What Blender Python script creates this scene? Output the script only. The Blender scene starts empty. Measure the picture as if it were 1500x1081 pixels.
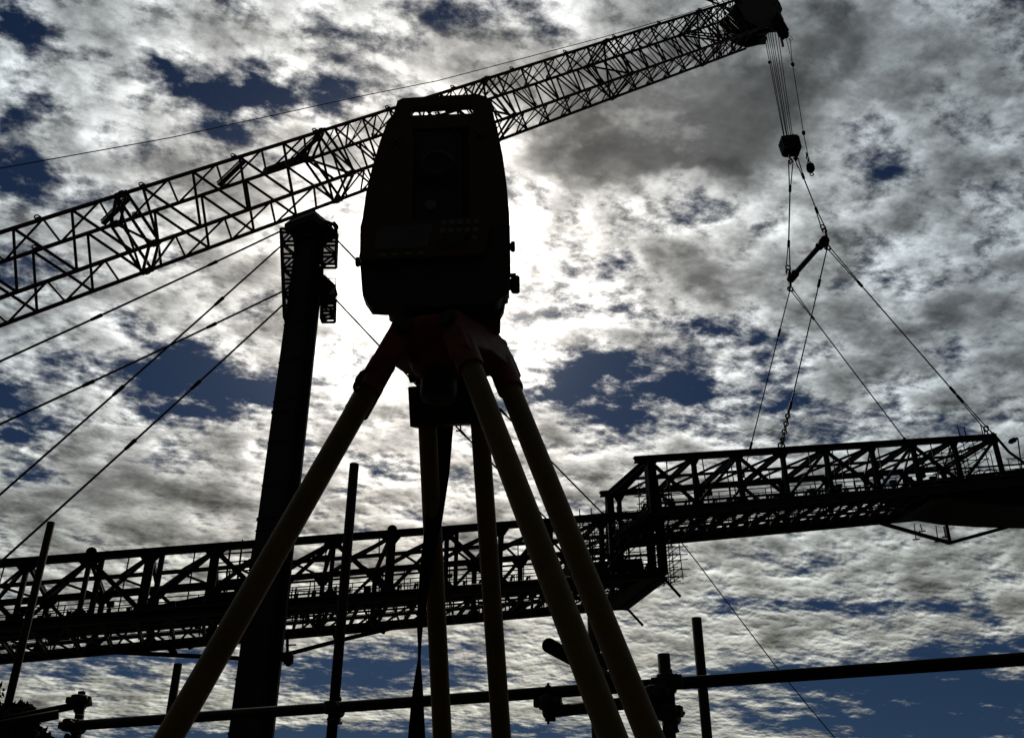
import bpy, bmesh, math, random
from mathutils import Vector, Matrix
random.seed(7)
S = bpy.context.scene
COL = S.collection
V = Vector
# ------------------------------------------------------------------ camera
F = 1450.0; PITCH = math.radians(29.0); CAM = V((0, 0, 0.7))
cp, sp = math.cos(PITCH), math.sin(PITCH)
def ray(u, v):
    cx = (u-750)/F; cy = (540.5-v)/F
    return V((cx, cp-sp*cy, sp+cp*cy))
def at(u, v, Y):                       # point seen in direction (u,v), Y metres ahead
    r = ray(u, v); return CAM + r*(Y/r.y)
cam = bpy.data.cameras.new('camera'); co = bpy.data.objects.new('camera', cam); COL.objects.link(co)
co.location = CAM; co.rotation_euler = (math.radians(90)+PITCH, 0, 0)
cam.sensor_width = 36; cam.lens = 36*F/1500; cam.clip_start = .05; cam.clip_end = 4000
S.camera = co

# ------------------------------------------------------------------ helpers
def frame(d, up=V((0,0,1))):
    d = d.normalized()
    if abs(d.dot(up)) > .98: up = V((0,1,0))
    a = d.cross(up).normalized(); b = a.cross(d).normalized()
    return a, b
class MB:
    def __init__(s): s.v=[]; s.f=[]; s.sm=[]; s.marks=[]; s.deep=0
    def mark(s):
        if not s.deep: s.marks.append((len(s.v),len(s.f)))
    def add(s, vs, fs, smooth=False):
        n=len(s.v); s.v += [tuple(p) for p in vs]; s.f += [tuple(i+n for i in f) for f in fs]; s.sm += [smooth]*len(fs)
        return s
    def beam(s, P, Q, w, h=None, up=V((0,0,1))):
        s.mark()
        h = h or w; a,b = frame(Q-P, up); a=a*w/2; b=b*h/2
        vs=[P-a-b,P+a-b,P+a+b,P-a+b,Q-a-b,Q+a-b,Q+a+b,Q-a+b]
        return s.add(vs,[(3,2,1,0),(4,5,6,7),(0,1,5,4),(1,2,6,5),(2,3,7,6),(3,0,4,7)])
    def ibeam(s, P, Q, w, h, t=.12, up=V((0,0,1))):
        s.mark(); s.deep=1
        a,b = frame(Q-P, up)
        s.beam(P+b*(h/2-t/2), Q+b*(h/2-t/2), w, t, up); s.beam(P-b*(h/2-t/2), Q-b*(h/2-t/2), w, t, up)
        s.beam(P, Q, t, h-2*t-.004, up); s.deep=0; return s
    def tube(s, P, Q, r, r2=None, n=10, cap=True):
        s.mark()
        r2 = r if r2 is None else r2; a,b = frame(Q-P); vs=[]
        for C_,rr in ((P,r),(Q,r2)):
            for i in range(n):
                t=2*math.pi*i/n; vs.append(C_+a*rr*math.cos(t)+b*rr*math.sin(t))
        s.add(vs,[(i,(i+1)%n,n+(i+1)%n,n+i) for i in range(n)],True)
        if cap: s.add(vs,[tuple(range(n))[::-1],tuple(range(n,2*n))])
        return s
    def path(s, pts, r, n=6):
        for k in range(len(pts)-1): s.tube(pts[k],pts[k+1],r,n=n,cap=(k in (0,len(pts)-2)))
        return s
    def rings(s, rings, closed=True, smooth=True):   # loft of equal rings
        n=len(rings[0]); vs=[p for r in rings for p in r]; fs=[]
        for k in range(len(rings)-1):
            for i in range(n): fs.append((k*n+i,k*n+(i+1)%n,(k+1)*n+(i+1)%n,(k+1)*n+i))
        s.add(vs,fs,smooth)
        if closed: s.add(vs,[tuple(range(n))[::-1],tuple(range((len(rings)-1)*n,len(rings)*n))])
        return s
    def prism(s, poly, off):           # polygon + offset vector
        s.mark()
        n=len(poly); vs=list(poly)+[p+off for p in poly]
        return s.add(vs,[tuple(range(n))[::-1],tuple(range(n,2*n))]+[(i,(i+1)%n,n+(i+1)%n,n+i) for i in range(n)])
    def lathe(s, C_, axis, prof, n=24):
        s.mark()
        a,b = frame(axis); axis=axis.normalized()
        return s.rings([[C_+axis*h+a*r*math.cos(2*math.pi*i/n)+b*r*math.sin(2*math.pi*i/n) for i in range(n)] for r,h in prof])
    def ring(s, C_, nrm, R, r, n=16, m=6):
        s.mark()
        a,b=frame(nrm); k=nrm.normalized(); vs=[];fs=[]
        for i in range(n):
            t=2*math.pi*i/n; e=a*math.cos(t)+b*math.sin(t)
            for j in range(m):
                q=2*math.pi*j/m; vs.append(C_+e*(R+r*math.cos(q))+k*r*math.sin(q))
        for i in range(n):
            for j in range(m): fs.append((i*m+j,((i+1)%n)*m+j,((i+1)%n)*m+(j+1)%m,i*m+(j+1)%m))
        return s.add(vs,fs,True)
    def each(s, name, mat, parent):    # one mesh per member
        mk=s.marks+[(len(s.v),len(s.f))]
        for (v0,f0),(v1,f1) in zip(mk[:-1],mk[1:]):
            b=MB(); b.v=s.v[v0:v1]; b.f=[tuple(i-v0 for i in f) for f in s.f[f0:f1]]; b.sm=s.sm[f0:f1]; b.build(name,mat,parent)
    def build(s, name, mat, parent=None, bevel=0, bseg=2):
        me=bpy.data.meshes.new(name); org=V((0,0,0))
        if parent is None and s.v:
            org=V(s.v[0])
        base = parent_loc(parent) if parent else org
        me.from_pydata([tuple(V(p)-base) for p in s.v],[],s.f)
        me.polygons.foreach_set('use_smooth',s.sm); me.update()
        bm=bmesh.new(); bm.from_mesh(me); bmesh.ops.recalc_face_normals(bm,faces=bm.faces); bm.to_mesh(me); bm.free()
        me.materials.append(mat); o=bpy.data.objects.new(name,me); COL.objects.link(o)
        if parent: o.parent=parent
        else: o.location=base
        if bevel:
            m=o.modifiers.new('bevel','BEVEL'); m.width=bevel; m.segments=bseg; m.limit_method='ANGLE'; m.angle_limit=math.radians(35)
        return o
def parent_loc(p):
    l=V((0,0,0))
    while p: l+=p.location; p=p.parent
    return l
def tag(o,label=None,cat=None,group=None,kind=None):
    if label:o['label']=label
    if cat:o['category']=cat
    if group:o['group']=group
    if kind:o['kind']=kind
    return o
def thing(name,label,cat,loc,group=None):
    o=bpy.data.objects.new(name,None); COL.objects.link(o); o.location=loc; o.empty_display_size=.3
    return tag(o,label,cat,group)

# ------------------------------------------------------------------ materials
def mat(name, col, rough=.6, metal=0., var=.35, scale=3., bump=.15, rust=None, spec=.3, coat=0):
    m=bpy.data.materials.new(name); m.use_nodes=True; nt=m.node_tree; N=nt.nodes; L=nt.links
    b=N['Principled BSDF']; b.inputs['Metallic'].default_value=metal; b.inputs['Specular IOR Level'].default_value=spec
    tc=N.new('ShaderNodeTexCoord'); n1=N.new('ShaderNodeTexNoise'); n1.inputs['Scale'].default_value=scale; n1.inputs['Detail'].default_value=6
    L.new(tc.outputs['Object'],n1.inputs['Vector'])
    cr=N.new('ShaderNodeValToRGB'); L.new(n1.outputs['Fac'],cr.inputs['Fac'])
    lo=[c*(1-var) for c in col]; hi=[c*(1+var) for c in col]
    cr.color_ramp.elements[0].position=.35; cr.color_ramp.elements[1].position=.65
    cr.color_ramp.elements[0].color=(*lo,1); cr.color_ramp.elements[1].color=(*hi,1)
    last=cr.outputs['Color']
    if rust:
        n2=N.new('ShaderNodeTexNoise'); n2.inputs['Scale'].default_value=scale*2.7; n2.inputs['Detail'].default_value=8; L.new(tc.outputs['Object'],n2.inputs['Vector'])
        mr=N.new('ShaderNodeMapRange'); mr.inputs[1].default_value=.52; mr.inputs[2].default_value=.62; L.new(n2.outputs['Fac'],mr.inputs[0])
        mx=N.new('ShaderNodeMix'); mx.data_type='RGBA'; L.new(mr.outputs[0],mx.inputs[0]); L.new(last,mx.inputs[6]); mx.inputs[7].default_value=(*rust,1); last=mx.outputs[2]
    L.new(last,b.inputs['Base Color'])
    rr=N.new('ShaderNodeMapRange'); rr.inputs[3].default_value=max(rough-.15,.05); rr.inputs[4].default_value=min(rough+.15,1); L.new(n1.outputs['Fac'],rr.inputs[0]); L.new(rr.outputs[0],b.inputs['Roughness'])
    bp=N.new('ShaderNodeBump'); bp.inputs['Strength'].default_value=bump; bp.inputs['Distance'].default_value=.02; L.new(n1.outputs['Fac'],bp.inputs['Height']); L.new(bp.outputs[0],b.inputs['Normal'])
    if coat: b.inputs['Coat Weight'].default_value=coat
    return m
M={}
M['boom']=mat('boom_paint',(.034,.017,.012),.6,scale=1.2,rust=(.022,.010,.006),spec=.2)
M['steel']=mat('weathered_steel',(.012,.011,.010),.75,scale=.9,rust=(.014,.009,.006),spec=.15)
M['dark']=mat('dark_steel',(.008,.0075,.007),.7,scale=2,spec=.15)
M['rope']=mat('wire_rope',(.015,.015,.015),.6,scale=20,spec=.2)
M['galv']=mat('galvanised_tube',(.012,.0095,.007),.85,metal=0,scale=14,rust=(.014,.009,.006),spec=.04)
M['coupler']=mat('coupler_steel',(.013,.010,.008),.7,scale=30,rust=(.018,.009,.006),spec=.2)
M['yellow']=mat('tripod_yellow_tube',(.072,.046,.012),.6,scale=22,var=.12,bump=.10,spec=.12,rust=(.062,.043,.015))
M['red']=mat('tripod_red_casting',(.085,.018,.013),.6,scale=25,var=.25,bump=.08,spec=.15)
M['case']=mat('instrument_brown_case',(.044,.026,.018),.6,scale=30,var=.15,bump=.04,spec=.12)
M['cased']=mat('instrument_dark_trim',(.021,.017,.014),.6,scale=30,var=.15,bump=.04,spec=.12)
M['key']=mat('instrument_keys',(.075,.080,.070),.6,scale=30,var=.1,bump=.02,spec=.12)
M['screen']=mat('instrument_screen',(.034,.038,.032),.35,scale=30,var=.05,bump=0,spec=.2)
M['strap']=mat('woven_strap',(.006,.005,.004),.9,scale=150,bump=.3,spec=.1)
M['leaf']=mat('bush_leaf',(.010,.013,.006),.8,scale=9,spec=.1)
M['ground']=mat('gravel_ground',(.05,.045,.038),.95,scale=.6,bump=.4,spec=.1)
# shade netting : partly see-through woven cloth
m=mat('shade_netting',(.05,.045,.04),.95,spec=.05); nt=m.node_tree
tr=nt.nodes.new('ShaderNodeBsdfTransparent'); mx=nt.nodes.new('ShaderNodeMixShader'); mx.inputs[0].default_value=.62
nt.links.new(tr.outputs[0],mx.inputs[1]); nt.links.new(nt.nodes['Principled BSDF'].outputs[0],mx.inputs[2]); nt.links.new(mx.outputs[0],nt.nodes['Material Output'].inputs['Surface'])
M['net']=m

# ------------------------------------------------------------------ sky and sun
SUNPX=(625,402)
sd=ray(*SUNPX).normalized()
sun_el=math.asin(sd.z); sun_az=math.atan2(sd.x,sd.y)
def build_world():
    w=bpy.data.worlds.new('World'); S.world=w; w.use_nodes=True; nt=w.node_tree; N=nt.nodes; L=nt.links; N.clear()
    out=N.new('ShaderNodeOutputWorld'); bg=N.new('ShaderNodeBackground'); L.new(bg.outputs[0],out.inputs[0])
    def inp(sock,val):
        if isinstance(val,bpy.types.NodeSocket): L.new(val,sock)
        else:
            try: sock.default_value=val
            except Exception: sock.default_value=(val,)*3
    def ma(op,a,b=0.,c=0.,clamp=False):
        n=N.new('ShaderNodeMath'); n.operation=op; n.use_clamp=clamp; inp(n.inputs[0],a); inp(n.inputs[1],b); inp(n.inputs[2],c); return n.outputs[0]
    def vm(op,a,b=(0,0,0),c=(0,0,0),s=None):
        n=N.new('ShaderNodeVectorMath'); n.operation=op; inp(n.inputs[0],a); inp(n.inputs[1],b)
        if op=='MULTIPLY_ADD': inp(n.inputs[2],c)
        if s is not None: inp(n.inputs['Scale'],s)
        return n.outputs['Value'] if op in('DOT_PRODUCT','LENGTH') else n.outputs['Vector']
    def sstep(x,a,b,o0=0.,o1=1.):
        n=N.new('ShaderNodeMapRange'); n.interpolation_type='SMOOTHSTEP'; inp(n.inputs[0],x); inp(n.inputs[1],a); inp(n.inputs[2],b); inp(n.inputs[3],o0); inp(n.inputs[4],o1); return n.outputs[0]
    def noise(vec,scale,detail,rough,dist=0.,off=None,lac=2.):
        n=N.new('ShaderNodeTexNoise'); n.noise_dimensions='2D'; inp(n.inputs['Scale'],scale); inp(n.inputs['Detail'],detail); inp(n.inputs['Roughness'],rough); inp(n.inputs['Distortion'],dist); inp(n.inputs['Lacunarity'],lac)
        if off: vec=vm('ADD',vec,off)
        L.new(vec,n.inputs['Vector']); return n
    def mixc(f,a,b):
        n=N.new('ShaderNodeMix'); n.data_type='RGBA'; inp(n.inputs[0],f)
        for s_,x in ((n.inputs[6],a),(n.inputs[7],b)):
            if isinstance(x,bpy.types.NodeSocket): L.new(x,s_)
            else: s_.default_value=(*x,1)
        return n.outputs[2]
    tc=N.new('ShaderNodeTexCoord'); d=vm('NORMALIZE',tc.outputs['Generated'])
    sep=N.new('ShaderNodeSeparateXYZ'); L.new(d,sep.inputs[0]); z=ma('MAXIMUM',sep.outputs[2],0.)
    K=.15
    den=ma('ADD',z,K); q3=vm('DIVIDE',d,None or (1,1,1)); 
    cmb=N.new('ShaderNodeCombineXYZ'); L.new(ma('DIVIDE',sep.outputs[0],den),cmb.inputs[0]); L.new(ma('DIVIDE',sep.outputs[1],den),cmb.inputs[1])
    q=cmb.outputs[0]
    def Q(u,v):
        r=ray(u,v).normalized(); return (r.x/(r.z+K), r.y/(r.z+K))
    # wind shear : the cloud field is drawn out along one direction
    warp=noise(q,6.5,4,.62); wv=vm('MULTIPLY_ADD',vm('SUBTRACT',warp.outputs['Color'],(.5,.5,.5)),(.17,.17,0),q)
    shear=N.new('ShaderNodeMapping'); shear.vector_type='TEXTURE'; shear.inputs['Rotation'].default_value=(0,0,math.radians(SHEAR[0])); shear.inputs['Scale'].default_value=(SHEAR[1],1,1)
    L.new(q,shear.inputs['Vector']); qs=shear.outputs[0]
    def blobs(lst):
        acc=0.
        for (u,v,ru,rv,wt) in lst:
            c=Q(u,v); a=Q(u+ru,v); b=Q(u,v-rv)
            sx=max(abs(a[0]-c[0]),1e-3)*1.2; sy=max(abs(b[1]-c[1]),1e-3)*1.2
            t=vm('MULTIPLY_ADD',wv,(1/sx,1/sy,0),(-c[0]/sx,-c[1]/sy,0)); e=ma('POWER',.3679,vm('DOT_PRODUCT',t,t))
            acc=ma('MULTIPLY_ADD',e,wt,acc)
        return acc
    big=noise(qs,3.6,2,.5,.0,(3.1,1.7,0)).outputs['Fac']
    def fine(vec):
        return noise(vec,10.5,8,.64,0.,(7.3,2.2,0)).outputs['Fac']
    f0=fine(qs)
    qsun=Q(*SUNPX)
    tosun=vm('NORMALIZE',vm('SUBTRACT',(qsun[0],qsun[1],0),q))
    f1=fine(vm('ADD',qs,vm('SCALE',tosun,s=.013)))
    hole=blobs(HOLES); grey=blobs(GREYS)
    D=ma('ADD',ma('MULTIPLY',ma('SUBTRACT',big,.5),.9),ma('MULTIPLY',ma('SUBTRACT',f0,.5),sstep(sep.outputs[2],.14,.40,4.2,5.6)))
    D=ma('SUBTRACT',ma('ADD',D,BASE),ma('MULTIPLY',hole,1.0))
    D=ma('MULTIPLY_ADD',grey,.9,D)
    cover=sstep(D,-1.15,.38)
    thick=sstep(D,.10,1.3)
    # light : how near the sun the line of sight passes
    cs=ma('MAXIMUM',vm('DOT_PRODUCT',d,tuple(sd)),-1.); ang=ma('ARCCOSINE',cs)
    g1=ma('POWER',.3679,ma('POWER',ma('DIVIDE',ang,.115),1.7))
    g2=ma('POWER',.3679,ma('DIVIDE',ang,.37))
    cor=ma('POWER',.3679,ma('POWER',ma('DIVIDE',ang,.072),2.))
    Lum=ma('ADD',ma('ADD',ma('MULTIPLY',g1,1.5),ma('MULTIPLY',g2,.92)),.19)
    Lum=ma('MULTIPLY',Lum,sstep(ang,.75,1.7,1.,.22))  # unseen sky far from the sun dimmed on purpose, keeps the silhouettes dark
    # shading of the cloud cloth : thin parts bright, thick parts grey, edges towards the sun lit
    rel=ma('MULTIPLY',ma('SUBTRACT',f0,f1),5.6)
    calm=ma('SUBTRACT',1.,ma('MINIMUM',ma('MULTIPLY',grey,.8),.75))
    tex=ma('MULTIPLY_ADD',rel,calm,1.0)
    lit=ma('MULTIPLY',ma('MAXIMUM',tex,.35),ma('SUBTRACT',1.2,ma('MULTIPLY',thick,.72)))
    lit=ma('MULTIPLY',lit,ma('SUBTRACT',1.,ma('MINIMUM',ma('MULTIPLY',grey,.55),.62)))
    lit=ma('MULTIPLY',lit,sstep(noise(wv,7.,3,.5,0.,(11.,4.,0)).outputs['Fac'],.30,.62,.58,1.12))
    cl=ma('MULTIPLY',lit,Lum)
    tint=mixc(sstep(ang,.08,.55),(1.0,.95,.88),(.80,.90,.95))
    warm=mixc(sstep(sep.outputs[2],.10,.50),(1.14,1.02,.84),(1,1,1))
    tint=vm('MULTIPLY',tint,warm)
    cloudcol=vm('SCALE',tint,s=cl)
    sky=N.new('ShaderNodeTexSky'); sky.sky_type='NISHITA'; sky.sun_disc=False; sky.sun_elevation=sun_el; sky.sun_rotation=sun_az
    sky.air_density=1.0; sky.dust_density=.4; sky.ozone_density=3.
    skc=vm('SCALE',vm('MULTIPLY',vm('MULTIPLY_ADD',sky.outputs[0],(.0038,.0058,.0088),(.0010,.0018,.0060)),(1,1,1)),s=1.)
    skc=vm('MULTIPLY_ADD',vm('SCALE',(1.,.97,.9),s=ma('MULTIPLY',g1,.16)),(1,1,1),skc)
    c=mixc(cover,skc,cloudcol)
    c=vm('MULTIPLY_ADD',vm('SCALE',(1.,.98,.93),s=ma('MULTIPLY',cor,1.3)),(1,1,1),c)
    # below the horizon : dim ground haze
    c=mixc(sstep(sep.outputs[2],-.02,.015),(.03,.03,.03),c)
    # scale so that the Background runs in the daylight range
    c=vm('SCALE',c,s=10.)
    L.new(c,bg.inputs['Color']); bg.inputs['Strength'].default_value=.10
    w.cycles.sampling_method='MANUAL'; w.cycles.sample_map_resolution=512
SHEAR=(20,1.3); BASE=.42
HOLES=[(150,565,260,42,.35), (340,580,110,36,.3), (1010,570,170,46,.35), (1090,610,110,34,.3), (370,130,240,80,.10), (20,200,90,190,.12), (1460,180,90,90,.25),
 (120,545,220,34,.45), (330,590,150,34,.4), (30,60,90,90,.3), (20,640,70,90,.4), (980,590,170,40,.3), (370,110,170,60,.25),
 (628, 42, 42, 34, 0.95),
 (285, 112, 62, 30, 0.82),
 (345, 150, 62, 30, 0.77),
 (230, 95, 40, 22, 0.6),
 (400, 130, 40, 26, 0.6),
 (500, 118, 42, 38, 0.86),
 (490, 182, 30, 22, 0.77),
 (355, 65, 45, 20, 0.52),
 (40, 30, 60, 40, 0.52),
 (20, 165, 34, 20, 0.82),
 (18, 262, 30, 40, 0.77),
 (20, 60, 40, 30, 0.52),
 (118, 213, 16, 10, 0.52),
 (60, 290, 60, 30, 0.6),
 (180, 355, 110, 45, 0.43),
 (100, 400, 60, 40, 0.43),
 (200, 540, 60, 34, 0.43),
 (310, 560, 110, 38, 0.65),
 (60, 570, 70, 50, 0.52),
 (20, 660, 60, 60, 0.69),
 (330, 600, 60, 30, 0.52),
 (300, 520, 60, 22, 0.43),
 (900, 575, 95, 42, 0.8),
 (850, 550, 50, 35, 0.69),
 (1000, 560, 60, 36, 0.6),
 (820, 620, 60, 40, 0.6),
 (880, 530, 50, 25, 0.43),
 (1060, 490, 60, 30, 0.6),
 (812, 300, 16, 12, 0.95),
 (885, 298, 18, 18, 0.77),
 (968, 265, 36, 20, 0.69),
 (990, 310, 22, 40, 0.52),
 (835, 395, 26, 14, 0.6),
 (915, 400, 30, 18, 0.6),
 (925, 450, 24, 40, 0.69),
 (770, 378, 18, 10, 0.6),
 (1270, 210, 60, 32, 0.65),
 (1290, 255, 50, 26, 0.52),
 (1385, 20, 70, 30, 0.69),
 (1490, 170, 26, 34, 0.86),
 (1448, 352, 46, 20, 0.86),
 (1490, 430, 40, 25, 0.43),
 (820, 10, 40, 14, 0.6),
 (1455, 15, 40, 20, 0.43),
 (1140, 600, 80, 20, 0.6),
 (980, 655, 60, 26, 0.43),
 (1140, 660, 60, 12, 0.43),
 (1480, 560, 40, 30, 0.43),
 (1430, 630, 40, 30, 0.43),
 (1060, 480, 40, 20, 0.43),
 (700, 690, 50, 60, 0.43),
 (150, 975, 190, 26, 1.42),
 (540, 985, 150, 30, 1.55),
 (640, 945, 90, 16, 0.9),
 (60, 1075, 120, 20, 1.03),
 (380, 1085, 200, 16, 1.29),
 (560, 1090, 200, 24, 1.29),
 (250, 1055, 120, 8, 0.65),
 (1190, 893, 200, 11, 1.29),
 (1330, 884, 120, 10, 1.16),
 (1090, 880, 60, 8, 0.77),
 (1010, 840, 120, 22, 0.43),
 (1180, 820, 60, 9, 0.52),
 (860, 1000, 50, 10, 0.65),
 (1330, 1000, 220, 26, 1.55),
 (1440, 950, 120, 22, 1.29),
 (1250, 1060, 220, 24, 1.42),
 (1450, 1060, 150, 40, 1.42),
 (1100, 985, 90, 12, 0.9),
 (800, 1075, 60, 16, 1.29),
 (1000, 1000, 60, 10, 0.77),
 (1330, 1010, 260, 30, 0.8),
 (400, 1075, 260, 14, 0.6),
 (560, 990, 120, 20, 0.5)]
GREYS=[(10,220,50,160,.4),(0,480,40,150,.4),(1480,90,60,90,.3),(1490,470,60,150,.3),(960,190,120,52,.85),(1060,230,120,50,.7),(1130,130,110,60,.75),(880,230,70,36,.5),(1220,60,120,50,.5),(1080,400,80,28,.5),(1000,380,50,30,.3),(1200,470,100,30,.35),(460,390,26,22,.3),(210,225,50,36,.35),
 (230,730,90,40,.45),(90,740,90,40,.4),(150,690,80,26,.2),(850,360,60,24,.2),(1400,480,80,60,.35),(1350,120,70,40,.3),(400,300,60,30,.2),(680,90,70,30,.3),(1420,250,70,40,.3)]
build_world()
sun=bpy.data.lights.new('sun','SUN'); sun.energy=2.0; sun.angle=math.radians(.5); sun.color=(1,.95,.86)
so=bpy.data.objects.new('sun',sun); COL.objects.link(so); so.rotation_euler=(-sd).to_track_quat('-Z','Y').to_euler(); so.location=(0,0,60)

# ------------------------------------------------------------------ ground
g=MB(); n=24; R_=1800.
vs=[];fs=[]
for j in range(n+1):
    for i in range(n+1):
        x=(i/n*2-1); y=(j/n*2-1); x=math.copysign(abs(x)**2.2,x)*R_; y=math.copysign(abs(y)**2.2,y)*R_
        vs.append(V((x,y,(random.random()-.5)*min(.5,math.hypot(x,y)*.004) if math.hypot(x,y)>8 else 0)))
for j in range(n):
    for i in range(n): k=j*(n+1)+i; fs.append((k,k+1,k+n+2,k+n+1))
tag(g.add(vs,fs).build('ground',M['ground']),kind='structure')

# ------------------------------------------------------------------ crane
YB=77.; SC=YB/75.
A=at(-40,423.4,48.89*SC); B=at(1075,40.05,YB); bw=3.43*SC; bh=3.99*SC
bd=(B-A).normalized(); hv=bd.cross(V((0,0,1))).normalized()
if hv.y<0: hv=-hv
uv=hv.cross(bd).normalized()
if uv.z<0: uv=-uv
foot_len=A.z/bd.z-1.5
def bp(s,a,b,wf=1.,hf=1.): return A+bd*s+hv*(a*bw/2*wf)+uv*(b*bh/2*hf)    # s metres along from A
Ltot=(B-A).length
crane=thing('lattice_boom_crane','big lattice boom crane reaching up from the left to the top of the picture','crane',A-bd*foot_len)
Lp=3.55; s0=-4*Lp
CH={1:(-1,1),2:(1,1),3:(-1,-1),4:(1,-1)}
send=Ltot+2.0; taper0=Ltot-5
def tf(s):                                             # the head section narrows
    if s<taper0: return 1.,1.
    return 1.,1.
def cb(s,k,ds=0.):
    a,b=CH[k]; w_,h_=tf(s)
    P=A+bd*s+hv*(a*bw/2*w_)+uv*(b*bh/2*h_)
    return P
def ft(s):                                            # the foot section narrows to the hinge
    return max(0.,min(1.,(s+foot_len)/12.))
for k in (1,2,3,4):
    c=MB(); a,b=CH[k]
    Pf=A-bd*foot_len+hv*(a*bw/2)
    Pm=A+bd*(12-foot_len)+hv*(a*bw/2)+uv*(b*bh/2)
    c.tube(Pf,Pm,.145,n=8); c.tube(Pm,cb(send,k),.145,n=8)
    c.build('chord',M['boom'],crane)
def seg_at(u,k=1):                                     # metres along chord k where it crosses image column u
    lo,hi=-20.,Ltot+2
    for _ in range(40):
        mid=(lo+hi)/2; P=cb(mid,k)-CAM; zz=P.y*cp+P.z*sp
        if 750+F*P.x/zz<u: lo=mid
        else: hi=mid
    return lo
joints=[seg_at(u) for u in (178,470,712,888,1024)]
joints=[joints[0]-(joints[1]-joints[0]),]+joints
near=MB(); far=MB(); top=MB(); bot=MB()
r1=.100
def run(a_,b_,Ld):
    n=max(1,round((b_-a_-1.2)/Ld)); Lq=(b_-a_-1.2)/n; s=a_+.6+Lq*.25
    for i in range(n):
        e=lambda x:max(a_+.3,min(b_-.2,x))
        r=r1 if Ld>3 else r1*.86
        near.tube(cb(e(s),1),cb(e(s-Lq/2),3),r,n=6); near.tube(cb(e(s),1),cb(e(s+Lq/2),3),r,n=6)
        c=s+.37*Lq
        far.tube(cb(e(c),2),cb(e(c-Lq/2),4),r,n=6); far.tube(cb(e(c),2),cb(e(c+Lq/2),4),r,n=6)
        m=s+.5*Lq
        top.tube(cb(e(m),1),cb(e(s+.87*Lq),2),r*.85,n=6); top.tube(cb(e(m),1),cb(e(s-.13*Lq),2),r*.85,n=6)
        bot.tube(cb(e(s),3),cb(e(s+.37*Lq),4),r*.85,n=6); bot.tube(cb(e(s),3),cb(e(s-.63*Lq),4),r*.85,n=6)
        if Ld<3:
            near.tube(cb(e(m),1),cb(e(m),3),r*.6,n=5); far.tube(cb(e(c+Lq*.5),2),cb(e(c+Lq*.5),4),r*.6,n=5)
            top.tube(cb(e(s),1),cb(e(s),2),r*.6,n=5); bot.tube(cb(e(m),3),cb(e(m),4),r*.6,n=5)
        s+=Lq
edges=[-foot_len+12,-foot_len+30]+joints+[send-1.5]
for a_,b_ in zip(edges[:-1],edges[1:]): run(a_,b_,3.55 if b_<=joints[2]+.1 else 2.75)
for s_ in joints:
    inn=MB()
    for dx in (-.35,.35):
        inn.tube(cb(s_+dx,1),cb(s_+dx,3),r1*1.1,n=6); inn.tube(cb(s_+dx,2),cb(s_+dx,4),r1*1.1,n=6)
        inn.tube(cb(s_+dx,1),cb(s_+dx,2),r1*1.1,n=6); inn.tube(cb(s_+dx,3),cb(s_+dx,4),r1*1.1,n=6)
    inn.tube(cb(s_,2),cb(s_,3),r1,n=6); inn.tube(cb(s_-.4,1),cb(s_-.4,4),r1,n=6)
    for k in (1,2,3,4):
        inn.tube(cb(s_-.4,k),cb(s_+.4,k),.20,n=8); inn.beam(cb(s_-.15,k),cb(s_+.15,k),.40,.34)
    inn.build('section_joint',M['boom'],crane)
near.build('lacing',M['boom'],crane); far.build('lacing',M['boom'],crane); top.build('lacing',M['boom'],crane); bot.build('lacing',M['boom'],crane)
# pendant lugs and small rope guides on the upper chord
s=-2.
while s<taper0:
    for k in (1,2):
        lg=MB(); lg.ring(cb(s,k)+uv*.25,hv,.16,.05,10,5); lg.beam(cb(s,k)+uv*.08-bd*.2,cb(s,k)+uv*.08+bd*.2,.2,.24); lg.build('rope_guide',M['boom'],crane)
    s+=7.1
# service walkway pieces strapped inside the boom
for u,la in ((172,1.),(345,1.),(455,1.)):
    s_=seg_at(u); wk=MB()
    P=cb(s_+1.0,1)*.8+cb(s_+1.0,2)*.2; Q_=cb(s_-.7,2)*.85+cb(s_-.7,1)*.15
    wk.beam(P,Q_,.34,.10); wk.beam(P+uv*.28,Q_+uv*.28,.09); wk.build('walkway',M['boom'],crane)
s_=seg_at(448); wk=MB(); wk.beam(cb(s_-2.6,2)+uv*.25,cb(s_+1.4,2)+uv*.35,.5,.28); wk.build('walkway',M['boom'],crane)
# boom head : side plates, sheaves, rooster sheave
def hp(s,b,side): return A+bd*(Ltot+s)+uv*(b*bh/2)+hv*(side*bw/2*.86)
prof=[(.0,-.25),(1.0,-.75),(2.0,-1.04),(4.1,-1.12),(5.3,-1.22),(6.2,-.95),(6.5,-.55),(7.3,-.35),(7.8,.1),(7.9,.6),(7.2,.95),(5.4,1.1),(2.2,1.15),(.8,1.0)]
hd=MB()
for sdv in (-1,-.3,1):
    hd.prism([hp(a,b,sdv)-hv*.06 for a,b in prof],hv*.12)
hd.build('boom_head',M['boom'],crane)
hb=MB()
hb.prism([hp(a,b,-.92) for a,b in [(1.6,-.3),(3.8,-.75),(5.4,-.3),(5.8,.5),(4,1.0),(1.6,.8)]],hv*bw*.79)
for (a,b,r) in ((4.3,-.75,.62),(6.8,.15,.62),(6.2,.6,.5),(1.6,.8,.4)):
    hb.tube(hp(a,b,-1.12),hp(a,b,1.12),.13,n=10)
    k=-.95
    while k<.96: hb.tube(hp(a,b,k)-hv*.06,hp(a,b,k)+hv*.06,r,n=20); k+=.19
hb.build('head_sheave',M['boom'],crane)
rs=MB()
TJ=at(1150,52,YB-.4); t0=hp(5.4,-.55,-.9)
for dx in (-.35,.35):
    rs.beam(t0+hv*dx,TJ+hv*dx,.14,.75); rs.beam(hp(4.6,-.9,-.9)+hv*dx,TJ+hv*dx-uv*.2,.12,.3)
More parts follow.
